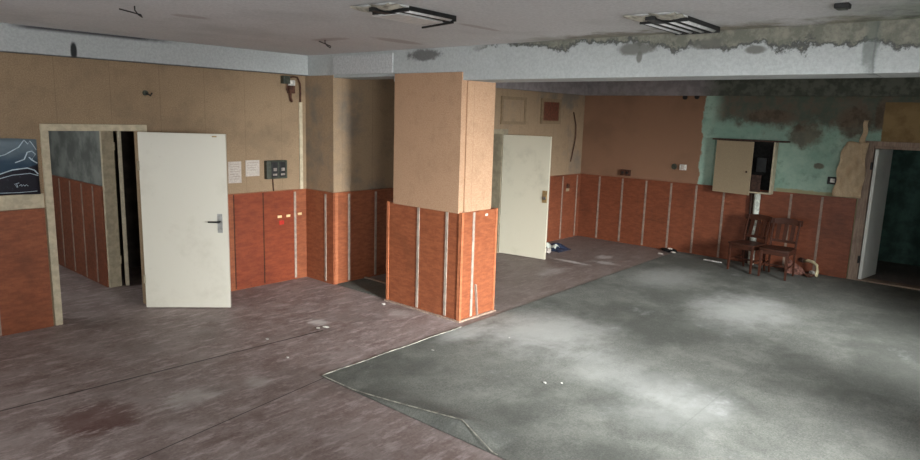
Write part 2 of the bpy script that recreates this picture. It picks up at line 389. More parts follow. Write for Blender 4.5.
# beams
struct(MB().box(XF, XC, YA-.1, YA, ZB, ZC).build('beam_left', 'beam_left'))
w = MB().box(XC+.01, XC+.45, YS, 5.8, 2.68, ZC).box(XC+.01, XC+.45, 5.8, YN, 2.74, ZC).box(XC-.03, XC+.01, YS, YA-.1, 2.77, ZC).box(XC-.03, XC+.01, YS, 5.7, 2.68, 2.77)
beam = struct(w.build('beam_cross', 'beam'))
bd = MB().box(XC-.045, XC-.03, 5.77, 6.88, 2.775, 3.0).build('cover_board', 'board', beam, bevel=.003)
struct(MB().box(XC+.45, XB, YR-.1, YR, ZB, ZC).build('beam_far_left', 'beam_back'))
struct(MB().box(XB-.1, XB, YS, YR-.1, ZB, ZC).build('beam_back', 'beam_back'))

# wainscot runs: boards with battens
NTR = [0]
def wainscot(boards, battens, mat='panel', bmat='batten', extra=None, z0=.0):
    NTR[0] += 1
    m = MB()
    for b in boards: m.box(*b)
    o = struct(m.build('trim_%d' % NTR[0], mat))
    for b in battens: MB().box(*b).build('batten', bmat, o, bevel=.0015)
    return o
th = .025
wainscot([(XF, 2.2, YA-th, YA, 0, ZP)], [(x-.02, x+.02, YA-th-.008, YA-th, .01, ZP-.02) for x in (.3, 1.02, 1.72)])
o = wainscot([(3.3, XC, YA-th, YA, 0, ZP)], [(x-.017, x+.017, YA-th-.008, YA-th, .02, ZP-.03) for x in (5.21,)])
MB().box(4.73, 5.19, YA-th-.003, YA-th, .005, ZP-.012).box(4.31, 4.71, YA-th-.003, YA-th, .005, ZP-.012).build('board', 'panel_red', o)
for x in (4.72, 4.30): MB().box(x-.006, x+.006, YA-th-.004, YA-th, .02, ZP-.01).build('joint_strip', 'chair', o)
wainscot([(XC-th, XC, YN-th, YA-th, 0, ZP)], [(XC-th-.008, XC-th, 7.07-.018, 7.07+.018, .02, ZP-.03)])
o = wainscot([(XC, 7.1, YN-th, YN, 0, ZP)], [(x-.018, x+.018, YN-th-.008, YN-th, .02, ZP-.03) for x in (5.66, 6.14)], 'panel')
MB().box(XC, XC+.05, YN-th-.008, YN-th, 0, ZP).build('edge_board', 'panel_edge', o)
wainscot([(7.1, 7.78, YR-th, YR, 0, ZP), (8.92, XB, YR-th, YR, 0, ZP)], [(x-.018, x+.018, YR-th-.008, YR-th, .02, ZP-.02) for x in (9.3, 9.78, 10.25, 10.72, 11.24)], 'panel_back', 'batten_dark')
wainscot([(XB-th, XB, 1.93, YR-th, 0, ZP), (XB-th, XB, YS, .6, 0, ZP)], [(XB-th-.008, XB-th, y-.018, y+.018, .02, ZP-.02) for y in (6.29, 5.8, 5.32, 4.84, 4.38, 3.9, 3.4, 2.84, 2.39, .1, -.45, -1.0, -1.55)], 'panel_back', 'batten_dark')
wainscot([(3.2, 3.22, 8.72, 10.6, 0, 1.3)], [(3.19, 3.2, y-.012, y+.012, .02, 1.28) for y in (9.0, 9.38, 9.8, 10.2)], 'panel_back', 'batten_dark')

# ------------------------------------------------------------------ pillar
pil = thing('pillar', 'square freestanding pillar, papered above orange boarding with pale battens', 'pillar', (5.71, 5.25, 0))
MB().box(5.45, 5.97, 4.70, 5.79, 0, 2.68).build('core', 'white_plain', pil)
MB().box(5.375, 5.455, 4.685, 5.73, ZP-.01, 2.765).build('wallpaper_sheet', 'paper_pillar', pil, bevel=.003)
MB().box(5.455, 5.93, 4.665, 4.71, ZP-.01, 2.70).build('wallpaper_sheet', 'paper_pillar', pil, bevel=.003)
MB().box(5.40, 5.43, 4.65, 5.855, .012, ZP).build('wainscot_board', 'panel', pil, bevel=.002)
MB().box(5.43, 6.03, 4.65, 4.68, .012, ZP).build('wainscot_board', 'panel', pil, bevel=.002)
MB().box(6.0, 6.03, 4.68, 5.855, .012, ZP).box(5.43, 6.0, 5.825, 5.855, .012, ZP).build('wainscot_board', 'panel', pil)
for y in (5.32, 4.87): MB().box(5.392, 5.40, y-.019, y+.019, .03, ZP-.01).build('batten', 'batten', pil, bevel=.0015)
MB().box(5.585, 5.622, 4.642, 4.65, .03, ZP-.01).build('batten', 'batten', pil, bevel=.0015)
MB().box(5.39, 5.40, 4.645, 4.685, .015, ZP+.004).box(5.39, 5.425, 4.64, 4.65, .015, ZP+.004).build('corner_bead', 'panel_edge', pil)
MB().box(5.388, 5.40, 5.82, 5.855, .015, ZP+.004).build('corner_bead', 'panel_edge', pil)
MB().box(6.0, 6.03, 4.64, 4.65, .015, ZP+.004).build('corner_bead', 'panel_edge', pil)
MB().box(5.375, 6.05, 4.625, 4.65, 0, .018).box(5.375, 5.40, 4.65, 5.87, 0, .018).build('floor_strip', 'weathered', pil)
MB().box(5.81, 5.85, 4.644, 4.65, ZP-.07, ZP-.045).build('sticker', 'plaster_bit', pil)

# ------------------------------------------------------------------ doors
def lever(m, c, d, nrm):
    """lever handle: c on the leaf face, d direction of the lever, nrm outward"""
    c, d, nrm = Vector(c), Vector(d), Vector(nrm)
    m.tube([c, c+nrm*.05], .011); m.tube([c+nrm*.05, c+nrm*.05+d*.03, c+nrm*.045+d*.12], [.012,.011,.009]); return m
# frame of the first doorway
fo = MB().box(2.22, 2.29, YA-.03, YA+T+.02, 0, 2.03).box(3.2, 3.27, YA-.03, YA+.06, 0, 2.03).box(2.22, 3.27, YA-.03, YA+T+.02, 2.03, 2.10)
door1 = struct(fo.build('door_1', 'cream', bevel=.004))
a = Vector((3.155, 7.49)); d = Vector((.727, -.686)); n2 = Vector((.686, .727))
b = a+d*.945
leaf = MB().slab(a, b, .012, 2.022, .04).build('leaf', 'door', door1, bevel=.003)
fc = lambda s, z, o=0.: Vector((*(a+d*s-n2*o), z))
MB().hexa([fc(.83,.90,0),fc(.885,.90,0),fc(.885,.90,.006),fc(.83,.90,.006),fc(.83,1.12,0),fc(.885,1.12,0),fc(.885,1.12,.006),fc(.83,1.12,.006)]).build('handle_plate', 'metal', leaf)
lever(MB(), fc(.857,1.03,.004), (-d.x,-d.y,0), (-n2.x,-n2.y,0)).build('handle', 'black', leaf, smooth=True)
MB().box(3.14, 3.17, YA-.045, YA-.028, .3, .4).box(3.14, 3.17, YA-.045, YA-.028, 1.6, 1.7).build('hinge', 'frame_paint', door1)
MB().slab(a+d*.80, a+d*.85, 1.985, 2.0, -.004).build('paint_chip', 'brass', leaf)
# doorway inside the hall: post and an inward-swung leaf seen edge on
post = MB().box(3.215, 3.36, 8.67, 8.72, 0, 2.04).box(3.215, 3.36, YA+T, 8.72, 2.04, 2.1)
door4 = struct(post.build('door_2', 'cream', bevel=.004))
l4 = MB().slab((3.425, 8.60), (3.70, 9.36), .01, 2.03, .045).build('leaf', 'cream', door4, bevel=.003)
for z in (.3, 1.75): MB().tube([(3.358,8.672,z),(3.358,8.672,z+.1)], .014, 8).build('hinge', 'cream', door4)
# second doorway in the recess wall
fo = MB().box(7.78, 7.85, YR-.03, YR+T, 0, 2.03).box(8.76, 8.92, YR-.03, YR+T, 0, 2.03).box(7.78, 8.92, YR-.03, YR+T, 2.03, 2.11)
door3 = struct(fo.build('door_3', 'frame_paint', bevel=.004))
a2 = Vector((8.775, 6.70)); b2 = Vector((8.90, 5.84)); d2 = (b2-a2).normalized(); m2 = Vector((-d2.y, d2.x))
leaf2 = MB().slab(a2, b2, .012, 2.02, .04).build('leaf', 'door2', door3, bevel=.003)
g = lambda s, z, o=0.: Vector((*(a2+d2*s-m2*o), z))
MB().hexa([g(.77,.95,0),g(.855,.95,0),g(.855,.95,.006),g(.77,.95,.006),g(.77,1.15,0),g(.855,1.15,0),g(.855,1.15,.006),g(.77,1.15,.006)]).build('lock_plate', 'brass', leaf2)
MB().tube([g(.82,1.03,.004), g(.82,1.03,.035)], [.02,.026], 12).build('knob', 'metal', leaf2)
# right-hand doorway
fo = MB().box(XB-.025, XB, 1.82, 1.915, 0, 2.12).box(XB-.03, XB+T, 1.79, 1.82, 0, 2.05).box(XB-.025, XB, .6, 1.82, 2.05, 2.12).box(XB-.03, XB+T, .78, .84, 0, 2.05).box(XB-.025, XB, .62, .78, 0, 2.05).box(XB, XB+T, .84, 1.79, 2.01, 2.05)
door5 = struct(fo.build('door_4', 'weathered', bevel=.004))
l5 = MB().slab((XB+.02, 1.78), (XB+.66, 1.69), .02, 2.0, -.045).build('leaf', 'door3', door5, bevel=.003)
for z in (.28, 1.7): MB().tube([(XB-.035,1.795,z),(XB-.035,1.795,z+.11)], .016, 8).build('hinge', 'black', door5)
MB().box(XB-.02, XB+T, .84, 1.79, 0, .025).build('threshold', 'weathered', door5)

# ------------------------------------------------------------------ floor coverings
xe = 3.35
def crest(y):                                            # height of the buckle along the front edge
    if y > 2.9: return .09*max(0, 1-(y-2.9)/1.15)**1.15
    return .09*max(0, 1-(2.9-y)/.36)
def ypt(x): return 4.46 + .022*(x-3.35)
NV = 90
def carpet_z(x, y):
    h_ = crest(y); t = x-xe
    up = math.sin(min(t/.09, 1)*PI/2); dn = 1 if t < .09 else math.exp(-((t-.09)/.16)**2)
    return h_*up*dn
xs = [0,.02,.045,.07,.09,.12,.16,.22,.3,.4,.6] + [.6+(8-.6)*i/12 for i in range(1,13)]
cm = MB()
def cfn(u, v):
    i = round(u*(len(xs)-1)); x = xe+xs[i]*(XB-.04-xe)/8.0 if i > 10 else xe+xs[i]
    y1 = ypt(x); k = v
    y = -2.1+(1.9+2.1)*(k/.12) if k <= .12 else 1.9+(y1-1.9)*((k-.12)/.88)
    return (x, y, .004+carpet_z(x, y))
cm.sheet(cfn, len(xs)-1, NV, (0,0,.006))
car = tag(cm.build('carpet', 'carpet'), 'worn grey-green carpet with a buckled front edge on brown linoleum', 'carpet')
pts = []
for i in range(64):
    y = 4.45-(4.45-2.5)*i/63
    pts.append((xe+.004+.085*crest(y)/.09, y, .014+crest(y)))
MB().tube(pts, .0045, 6).build('edge_strip', 'edge_strip', car)
pts = [(xe+.01+(i/30)*5.2, ypt(xe+(i/30)*5.2)+.006*math.sin(i*1.7), .013) for i in range(31)]
MB().tube(pts[:12], .0045, 6).build('edge_strip', 'edge_strip', car)
st = MB().box(5.93, 5.965, 5.9, 6.9, 0, .02).build('threshold_strip', 'weathered'); tag(st, 'narrow wooden strip on the floor between pillar and recess wall', 'floor strip')
pc = MB().box(XC+.02, 5.92, 5.9, 6.88, .0, .007).build('carpet_remnant', 'carpet'); tag(pc, 'small strip of grey carpet between the pillar and the recess wall', 'carpet')

# ------------------------------------------------------------------ ceiling fixtures (length along local x, hanging under z=0)
def fixture(loc, label, L, W, fins, rz=0):
    t = thing('ceiling_light', label, 'ceiling light', loc, rz, 'derelict fluorescent ceiling lights')
    MB().box(0, L, -W/2, W/2, -.012, 0).build('housing', 'reflector', t, local=True)
    x0 = L*.26
    MB().box(x0-.012, x0, -W/2, W/2, -.036, -.012).build('end_plate', 'black', t, local=True)
    MB().box(L, L+.012, -W/2, W/2, -.04, 0).build('end_plate', 'black', t, local=True)
    for s in (-1, 1): MB().box(x0, L, s*W/2-.004, s*W/2+.004, -.03, 0).build('side_rail', 'black', t, local=True)
    for k in range(1, fins):
        y = -W/2+W*k/fins
        MB().box(x0, L, y-.005, y+.005, -.036, -.012).build('louvre_fin', 'black', t, local=True)
    for k in range(fins):
        ya = -W/2+W*k/fins+.01; yb = ya+W/fins-.02
        MB().sheet(lambda u, v: (x0+.01+(L-x0-.02)*u, ya+(yb-ya)*v, -.016-.022*math.sin(v*PI)), 2, 8, (0,0,.003)).build('reflector', 'reflector', t, local=True, smooth=True)
    for k, (cy, r) in enumerate(((-W*.27, W*.27), (W*.25, W*.28))):      # crumpled remains at the near end
        rnd = random.Random(k+3)
        MB().sheet(lambda u, v: (x0*.98*u-.04, cy-r+2*r*v, -.014-.022*math.sin(PI*v)*math.sin(PI*min(1, u*.9+.1))-.007*math.sin(9*u+5*v+k)), 8, 10, (0,0,.003)).build('crumpled_reflector', 'crumpled', t, local=True, smooth=True)
    MB().box(.0, x0-.02, -.035, .035, -.045, -.012).build('ballast', 'black', t, local=True)
    return t
fixture((4.34, 2.10, ZC), 'fluorescent ceiling light with open louvre fins beside the peeling beam', .86, .35, 4, math.radians(1))
f1 = fixture((3.08, 3.51, ZC), 'fluorescent ceiling light with a white panel and dark rail, far from the beam', .67, .35, 4, math.radians(2))
MB().box(.19, .655, -.07, .20, -.044, -.039).build('diffuser_panel', 'reflector', f1, local=True)
MB().bar((.675,-.15,-.045), (.73,.21,-.055), .014, .014).build('loose_bracket', 'black', f1, local=True)
def hook(loc, label, L):
    x, y, z = loc
    tag(MB().tube([(x,y,z), (x,y,z-.03), (x+.02,y-.01,z-.06), (x+.03,y-.05,z-.08), (x+.0,y-.1,z-.07), (x-.06,y+L,z-.02)], .005, 8).build('ceiling_hook', 'black', smooth=True), label, 'hook', 'hooks on the ceiling')
hook((2.2, 5.15, ZC), 'bent wire hook hanging from the ceiling above the hall doorway', .12)
hook((4.3, 5.63, ZC), 'short rusty hook in the ceiling near the recess corner', .02)
t = thing('ceiling_box', 'small dark junction box on the ceiling beyond the louvred light', 'junction box', (4.56, .98, ZC-.03))
MB().box(4.52, 4.60, .94, 1.02, ZC-.03, ZC).build('body', 'black', t, bevel=.006); MB().box(4.535, 4.585, .955, 1.005, ZC-.036, ZC-.03).build('lid', 'meter', t)

# ------------------------------------------------------------------ left wall items
yw = YA
t = thing('poster', 'glossy dark blue poster with white strokes on the left wall', 'poster', (1.8, yw, 1.41))
MB().sheet(lambda u, v: (1.35+.83*u, yw-.012-.006*math.sin(u*9+v*4), 1.40+.55*v-.006*math.sin(u*7)), 24, 12, (0,-.004,0)).build('sheet', 'poster', t, smooth=True)
def stroke(P, r):
    q = [Vector((x, yw-.026, z)) for x, z in P]; MB().tube(q, r*.65, 6).build('stroke', 'poster_line', t, smooth=True)
stroke([(1.4,1.72),(1.7,1.745),(1.9,1.80),(2.02,1.87),(2.07,1.94)], .008)
stroke([(2.07,1.94),(2.10,1.90),(2.12,1.93),(2.15,1.88),(2.17,1.84)], .006)
stroke([(1.98,1.72),(2.06,1.75),(2.09,1.82),(2.13,1.83),(2.16,1.80),(2.12,1.74),(2.10,1.77),(2.14,1.73),(2.17,1.71)], .009)
stroke([(1.4,1.55),(1.75,1.58),(1.95,1.65),(2.08,1.665),(2.14,1.64),(2.17,1.60)], .009)
stroke([(1.4,1.51),(1.75,1.545),(1.95,1.60),(2.1,1.61),(2.17,1.585)], .006)
stroke([(1.975,1.515),(1.985,1.48),(1.98,1.475),(1.96,1.51),(2.0,1.52)], .004); stroke([(2.0,1.49),(2.015,1.505),(2.02,1.485),(2.035,1.5),(2.045,1.485),(2.06,1.50),(2.075,1.485)], .004)
stroke([(1.4,1.425),(1.8,1.43),(2.0,1.425),(2.15,1.43)], .005)
tag(MB().box(1.3, 2.21, yw-.006, yw, 1.255, 1.40).build('bare_strip', 'cream'), 'cream painted strip under the blue poster', 'wall strip')
for k, (x0, x1, z0, z1, lab) in enumerate(((4.25,4.43,1.385,1.655,'taller sheet of paper on the wall beside the open white door'), (4.49,4.69,1.46,1.665,'shorter sheet of paper on the wall beside the switch box'))):
    t = thing('paper_notice', lab, 'paper', (x0, yw, z0), 0, 'papers pinned to the left wall')
    MB().sheet(lambda u, v: (x0+(x1-x0)*u, yw-.004-.006*v*abs(u-.5), z0+(z1-z0)*v), 6, 6, (0,-.002,0)).build('sheet', 'paper', t)
    for i in range(7 if k == 0 else 4):
        z = z1-.035-i*.031; MB().box(x0+.02, x1-.02-(i*37 % 5)*.008, yw-.0095, yw-.0085, z, z+.005).build('text_line', 'ink', t)
t = thing('switch_box', 'dark double electrical switch box on the wallpaper left of the corner', 'electrical box', (4.92, yw, 1.42))
MB().box(4.76, 5.07, yw-.07, yw, 1.415, 1.655).build('body', 'meter', t, bevel=.008)
for x in (4.87, 4.99):
    MB().box(x-.045, x+.045, yw-.085, yw-.07, 1.44, 1.635).build('breaker', 'black', t, bevel=.005); MB().box(x-.025, x+.02, yw-.1, yw-.085, 1.52, 1.56).build('toggle', 'ink', t, bevel=.003)
    MB().box(x-.03, x+.03, yw-.088, yw-.085, 1.46, 1.485).build('rating_plate', 'ink', t)
MB().tube([(4.88,yw-.012,1.42),(4.885,yw-.012,1.33),(4.89,yw-.014,1.24)], .008, 8).build('cable', 'rust', t)
t = thing('junction_box', 'rusty junction box with a looping cable high in the left wall corner', 'junction box', (5.15, yw, 2.45))
MB().box(5.03, 5.13, yw-.08, yw, 2.65, 2.75).build('body', 'meter', t, bevel=.006)
MB().box(5.12, 5.22, yw-.06, yw, 2.63, 2.70).build('porcelain_block', 'plaster_bit', t, bevel=.008)
MB().box(5.13, 5.21, yw-.07, yw, 2.53, 2.63).build('lower_box', 'rust', t, bevel=.006)
MB().tube([(5.09,yw-.05,2.72),(5.18,yw-.06,2.745),(5.26,yw-.05,2.74),(5.31,yw-.04,2.66),(5.32,yw-.03,2.55),(5.32,yw-.02,2.42)], .011, 8).build('cable', 'rust', t, smooth=True)
MB().tube([(5.16,yw-.04,2.55),(5.155,yw-.04,2.48),(5.18,yw-.03,2.42)], .016, 8).build('cable', 'rust', t, smooth=True)
MB().tube([(5.11,yw-.04,2.66),(5.10,yw-.04,2.58),(5.15,yw-.03,2.5),(5.16,yw-.03,2.43)], .008, 8).build('cable', 'rust', t, smooth=True)
tag(MB().box(5.305, 5.355, yw-.022, yw, ZP, 2.42).build('cable_conduit', 'cream', bevel=.004), 'cream vertical cable conduit running down near the wall corner', 'conduit')
t = thing('wall_hook', 'small round bracket on the wallpaper above the open white door', 'hook', (3.28, yw, 2.45))
MB().tube([(3.28,yw,2.45),(3.28,yw-.03,2.45)], [.03,.026], 12).build('rosette', 'meter', t)
MB().tube([(3.28,yw-.03,2.45),(3.28,yw-.06,2.44),(3.31,yw-.07,2.42),(3.33,yw-.06,2.45)], .008, 8).build('prong', 'black', t)
yk = yw-th
for x, z, lab in ((4.965,.90,'pale sticker on orange boarding, directly above the red mark'), (5.10,.90,'pale sticker on orange boarding, just left of a batten'), (5.285,.91,'pale sticker on orange boarding, between batten and corner')):
    tag(MB().box(x-.032, x+.032, yk-.007, yk-.003, z-.016, z+.016).build('sticker', 'yellow'), lab, 'sticker', 'stickers on the orange boarding')
tag(MB().box(4.955, 5.03, yk-.007, yk-.003, .79, .845).build('tape_patch', 'red'), 'small red tape patch below the pale stickers', 'tape')

# ------------------------------------------------------------------ recess and far-left wall items
yv = YR
t = thing('vent_cover', 'brown-red square cover with a pale frame high on the far wall', 'vent cover', (10.2, yv, 2.22))
MB().box(9.93, 10.46, yv-.02, yv, 2.26, 2.61).build('panel', 'vent_red', t)
MB().box(9.88, 9.94, yv-.035, yv, 2.21, 2.66).box(10.45, 10.51, yv-.035, yv, 2.21, 2.66).box(9.94, 10.45, yv-.035, yv, 2.60, 2.66).box(9.94, 10.45, yv-.035, yv, 2.21, 2.27).build('frame', 'faded_trim', t)
t = thing('vent_cover', 'papered-over square cover with a faint frame, next to the pillar', 'vent cover', (9.05, yv, 2.2))
MB().box(8.76, 9.38, yv-.012, yv, 2.24, 2.60).build('panel', 'paper_recess', t)
MB().box(8.72, 8.77, yv-.025, yv, 2.19, 2.65).box(9.37, 9.42, yv-.025, yv, 2.19, 2.65).box(8.77, 9.37, yv-.025, yv, 2.60, 2.65).box(8.77, 9.37, yv-.025, yv, 2.19, 2.24).build('frame', 'faded_trim', t)
tag(MB().tube([(10.99,yv-.012,2.44),(11.07,yv-.03,2.2),(11.08,yv-.035,2.0),(11.03,yv-.03,1.75),(10.98,yv-.012,1.5)], .010, 8).build('hanging_cable', 'rust', smooth=True), 'dark sagging cable on wallpaper in the far corner', 'cable')
t = thing('wall_socket', 'dark round socket on the boarding in the far corner', 'socket', (10.9, yv-th, 1.0))
MB().tube([(10.9,yv-th,1.03),(10.9,yv-th-.03,1.03)], [.05,.042], 14).build('body', 'rust', t); MB().box(10.85, 10.95, yv-th-.012, yv-th, .93, .985).build('backplate', 'tan_board', t)

# ------------------------------------------------------------------ back wall items
xw = XB
t = thing('socket_box', 'square brown socket box at the top edge of the boarding', 'socket', (xw, 5.75, 1.3))
MB().box(xw-.06, xw-.0, 5.66, 5.85, 1.29, 1.40).build('body', 'rust', t, bevel=.006)
for y in (5.71, 5.80): MB().tube([(xw-.06,y,1.345),(xw-.072,y,1.345)], .025, 12).build('face', 'black', t)
t = thing('wall_switch', 'white switch beside a bare hole on the brown wallpaper', 'switch', (xw, 4.66, 1.5))
MB().box(xw-.035, xw, 4.60, 4.72, 1.475, 1.575).build('plate', 'plaster_bit', t, bevel=.006); MB().box(xw-.045, xw-.035, 4.63, 4.69, 1.49, 1.56).build('rocker', 'paper', t, bevel=.004)
MB().tube([(xw,4.83,1.525),(xw-.01,4.83,1.525)], [.055,.05], 14).build('bare_box', 'meter', t)
for y, z, lab in ((4.74,2.745,'dark round hole under the back beam, farther from the green paint'), (4.53,2.755,'dark round hole under the back beam, at the green paint edge')):
    tag(MB().tube([(xw+.002,y,z),(xw-.02,y,z)], [.045,.04], 12).build('pipe_stub', 'black'), lab, 'pipe stub', 'stubs under the back beam')
t = thing('wall_switch', 'black-framed light switch beside the torn hanging wallpaper', 'switch', (xw, 2.285, 1.44))
MB().box(xw-.03, xw, 2.21, 2.355, 1.435, 1.55).build('plate', 'black', t, bevel=.006); MB().box(xw-.042, xw-.03, 2.25, 2.315, 1.465, 1.525).build('rocker', 'plaster_bit', t, bevel=.004)

# wall cupboard with one leaf ajar
t = thing('wall_cupboard', 'tan wall cupboard with its leaf ajar over a black interior', 'cupboard', (xw, 3.6, 1.2))
xq = xw-.17
MB().box(xw-.01, xw, 3.14, 4.05, 1.2, 2.04).build('back', 'dark', t)
MB().box(xq, xw-.01, 4.03, 4.05, 1.2, 2.04).build('side', 'tan_board', t)
MB().box(xq, xw-.01, 3.12, 3.145, 1.2, 2.04).build('side', 'cream', t)
MB().box(xq, xw-.01, 3.145, 4.03, 1.2, 1.225).build('bottom', 'cream', t)
MB().box(xq-.03, xw, 2.96, 4.12, 2.04, 2.065).build('top_shelf', 'pipe_dark', t)
MB().box(xq+.02, xw-.01, 3.145, 4.03, 1.995, 2.04).build('header', 'dark', t)
lf = MB().slab((xq-.005, 4.04), (xq-.15, 3.40), 1.175, 2.035, -.022).build('leaf', 'tan_board', t, bevel=.003)
MB().tube([(xq-.14,3.48,1.55),(xq-.168,3.475,1.55)], [.01,.016], 10).build('knob', 'pipe_dark', lf)
MB().box(xw-.1, xw-.012, 3.25, 3.4, 1.55, 1.78).build('fuse_block', 'black', t)
MB().slab((xq-.0, 3.50), (xq-.02, 3.28), 1.225, 1.5, .004).build('loose_card', 'pipe_dark', t)
tag(MB().tube([(xw-.1,3.325,.0),(xw-.1,3.33,.8),(xw-.1,3.335,1.19)], .05, 14).build('pipe', 'pipe_grey', smooth=True), 'grey-white vertical pipe rising from the floor into the wall cupboard', 'pipe')
tag(MB().tube([(xw-.08,3.42,.0),(xw-.08,3.425,.7),(xw-.08,3.43,1.19)], .022, 10).build('pipe', 'pipe_dark', smooth=True), 'thin dark upright strip close beside the grey-white pipe', 'pipe')  # thin dark tube drawn as the dark strip beside the pipe
# torn wallpaper hanging by the doorway
def torn(u, v):
    z = 1.265+.83*v
    wl = 2.245-.05*v+.014*math.sin(v*17)-.20*max(0, v-.72)**1.3
    wr = 1.865+.010*math.sin(v*11)
    y = wl+(wr-wl)*u
    x = xw-.035-.05*abs(math.sin(u*3.6-v*3.4+.6))**1.6-.022*abs(math.sin(u*9+v*7))-.012*math.sin(v*13-u*6)-.05*(1-v)*(1-u)**2
    return (x, y, z+.05*math.sin(u*7)*max(0, v-.8))
t = thing('torn_wallpaper', 'torn crumpled wallpaper sheet hanging between switch and doorway', 'wallpaper', (xw, 2.08, 1.27))
MB().sheet(torn, 28, 34, (-.003,0,0)).build('sheet', 'tornpaper', t, smooth=True)
MB().sheet(lambda u, v: (xw-.03-.03*math.sin(v*4)*u, 1.99-.085*u*(1-.35*v)-.03*v+.012*math.sin(v*9), 2.06+.36*v), 5, 10, (-.003,0,0)).build('upper_tongue', 'tornpaper', t, smooth=True)

# ------------------------------------------------------------------ chairs
def make_chair(loc, rz, label):
    """front faces local -y; seat .44 wide"""
    t = thing('chair', label, 'chair', loc, rz, 'brown wooden chairs by the back wall')
    W, D, H = .42, .40, .45
    def seat():
        m = MB(); m.sheet(lambda u, v: ((-W/2+W*u)*(1-.06*v)*(1+.04*(1-v)), -D/2-.03*(1-(2*u-1)**2)*(1-v)+D*v, H-.012*math.sin(PI*u)*math.sin(PI*v)), 10, 8, (0,0,-.028)); return m
    seat().build('seat', 'chair_seat', t, local=True, smooth=False)
    for s in (-1, 1):
        m = MB(); x = s*(W/2-.025)
        for a, b, w1, w2 in (((x,-D/2+.025,H-.028), (x+s*.006,-D/2+.02,0), .038, .028),):
            m.hexa([(b[0]-w2/2,b[1]-w2/2,b[2]),(b[0]+w2/2,b[1]-w2/2,b[2]),(b[0]+w2/2,b[1]+w2/2,b[2]),(b[0]-w2/2,b[1]+w2/2,b[2]),(a[0]-w1/2,a[1]-w1/2,a[2]),(a[0]+w1/2,a[1]-w1/2,a[2]),(a[0]+w1/2,a[1]+w1/2,a[2]),(a[0]-w1/2,a[1]+w1/2,a[2])])
        m.build('leg', 'chair', t, local=True, bevel=.003)
        # rear leg sweeping up into the back post
        prof = [(D/2+.05,0), (D/2+.005,.2), (D/2-.01,.42), (D/2+.0,.55), (D/2+.03,.7), (D/2+.075,.86)]
        m = MB(); vs = []
        for (yy, z), wd in zip(prof, (.026,.032,.04,.036,.032,.026)):
            xx = x*(.96+.06*z); vs.append([m.bm.verts.new((xx+dx*.013, yy+dy*wd/2, z)) for dx, dy in ((-1,-1),(1,-1),(1,1),(-1,1))])
        for A, B in zip(vs, vs[1:]):
            for k in range(4): m.bm.faces.new((A[k], A[(k+1)%4], B[(k+1)%4], B[k]))
        m.bm.faces.new(vs[0][::-1]); m.bm.faces.new(vs[-1]); m.build('leg', 'chair', t, local=True, bevel=.003)
        MB().box(x-.01, x+.01, -D/2+.04, D/2, H-.085, H-.028).build('side_apron', 'chair', t, local=True)
        MB().bar((x,-D/2+.03,.17), (x,D/2+.0,.19), .018, .024).build('side_stretcher', 'chair', t, local=True)
    MB().box(-W/2+.04, W/2-.04, -D/2+.012, -D/2+.034, H-.09, H-.028).build('front_apron', 'chair', t, local=True)
    MB().box(-W/2+.04, W/2-.04, D/2-.02, D/2, H-.09, H-.028).build('rear_apron', 'chair', t, local=True)
    MB().bar((-W/2+.03,-.02,.18), (W/2-.03,-.02,.18), .02, .02).build('cross_stretcher', 'chair', t, local=True)
    yb = lambda z: D/2+.0+(z-.55)/.31*.075 if z > .55 else D/2
    MB().sheet(lambda u, v: ((-.225+.45*u), yb(.8+.06*v)+.02*math.sin(PI*u)-.012, .785+(.075+.02*math.sin(PI*u))*v), 12, 4, (0,.024,0)).build('top_rail', 'chair', t, local=True, smooth=False)
    MB().sheet(lambda u, v: ((-.185+.37*u), yb(.53)+.012*math.sin(PI*u)-.01, .51+.04*v), 8, 2, (0,.02,0)).build('lower_rail', 'chair', t, local=True)
    for xx in (-.105, 0, .105):
        MB().hexa([(xx-.026,yb(.54)-.0,.54),(xx+.026,yb(.54),.54),(xx+.026,yb(.54)+.014,.54),(xx-.026,yb(.54)+.014,.54),(xx-.03,yb(.80)+.004,.80),(xx+.03,yb(.80)+.004,.80),(xx+.03,yb(.80)+.018,.80),(xx-.03,yb(.80)+.018,.80)]).build('back_splat', 'chair', t, local=True)
    return t
ch = make_chair((10.64, 2.75, .01), math.radians(-90-2), 'brown wooden slat-back chair nearer the doorway, right of the other chair')
dup(ch, (10.72, 3.23, .012), math.radians(-90-13), 'brown wooden slat-back chair standing in front of the grey-white pipe')

# ------------------------------------------------------------------ debris
fz = .012
t = thing('hose', 'cream bent hose end at the foot of the back wall boarding', 'hose', (11.2, 2.34, fz))
MB().tube([(11.3,2.52,.20),(11.25,2.45,.22),(11.2,2.37,.215),(11.16,2.31,.18),(11.12,2.285,.10),(11.1,2.285,.03),(11.1,2.29,.025)], .026, 10).build('tube', 'hose', t, smooth=True)
MB().tube([(11.3,2.53,.20),(11.37,2.6,.2)], .034, 10).build('coupling', 'pipe_dark', t)
tag(MB().hexa([(11.02,2.46,fz),(11.02,2.72,fz),(11.22,2.74,fz),(11.2,2.45,fz),(11.1,2.5,.09),(11.1,2.70,.21),(11.2,2.72,.22),(11.18,2.5,.10)]).build('brick_chunk', 'brick', bevel=.012), 'broken pinkish brick chunk on the floor beside the hose', 'brick')
tag(MB().lump((10.98,2.36,.045), (.05,.07,.03), 4).build('rubble_piece', 'rust'), 'dark rubble lump in front of the hose', 'rubble')
tag(MB().lump((11.27,2.38,.04), (.05,.05,.03), 9).build('rubble_piece', 'plaster_bit'), 'pale plaster lump under the hose bend', 'rubble')
tag(MB().bar((10.97,3.99,fz+.012), (10.95,3.68,fz+.012), .03, .02).build('wood_stick', 'plaster_bit', bevel=.003), 'white stick lying on the carpet left of the chairs', 'stick')
t = thing('rubbish_heap', 'small dark rubbish with white scraps at the back wall foot', 'rubbish', (11.2, 4.75, fz))
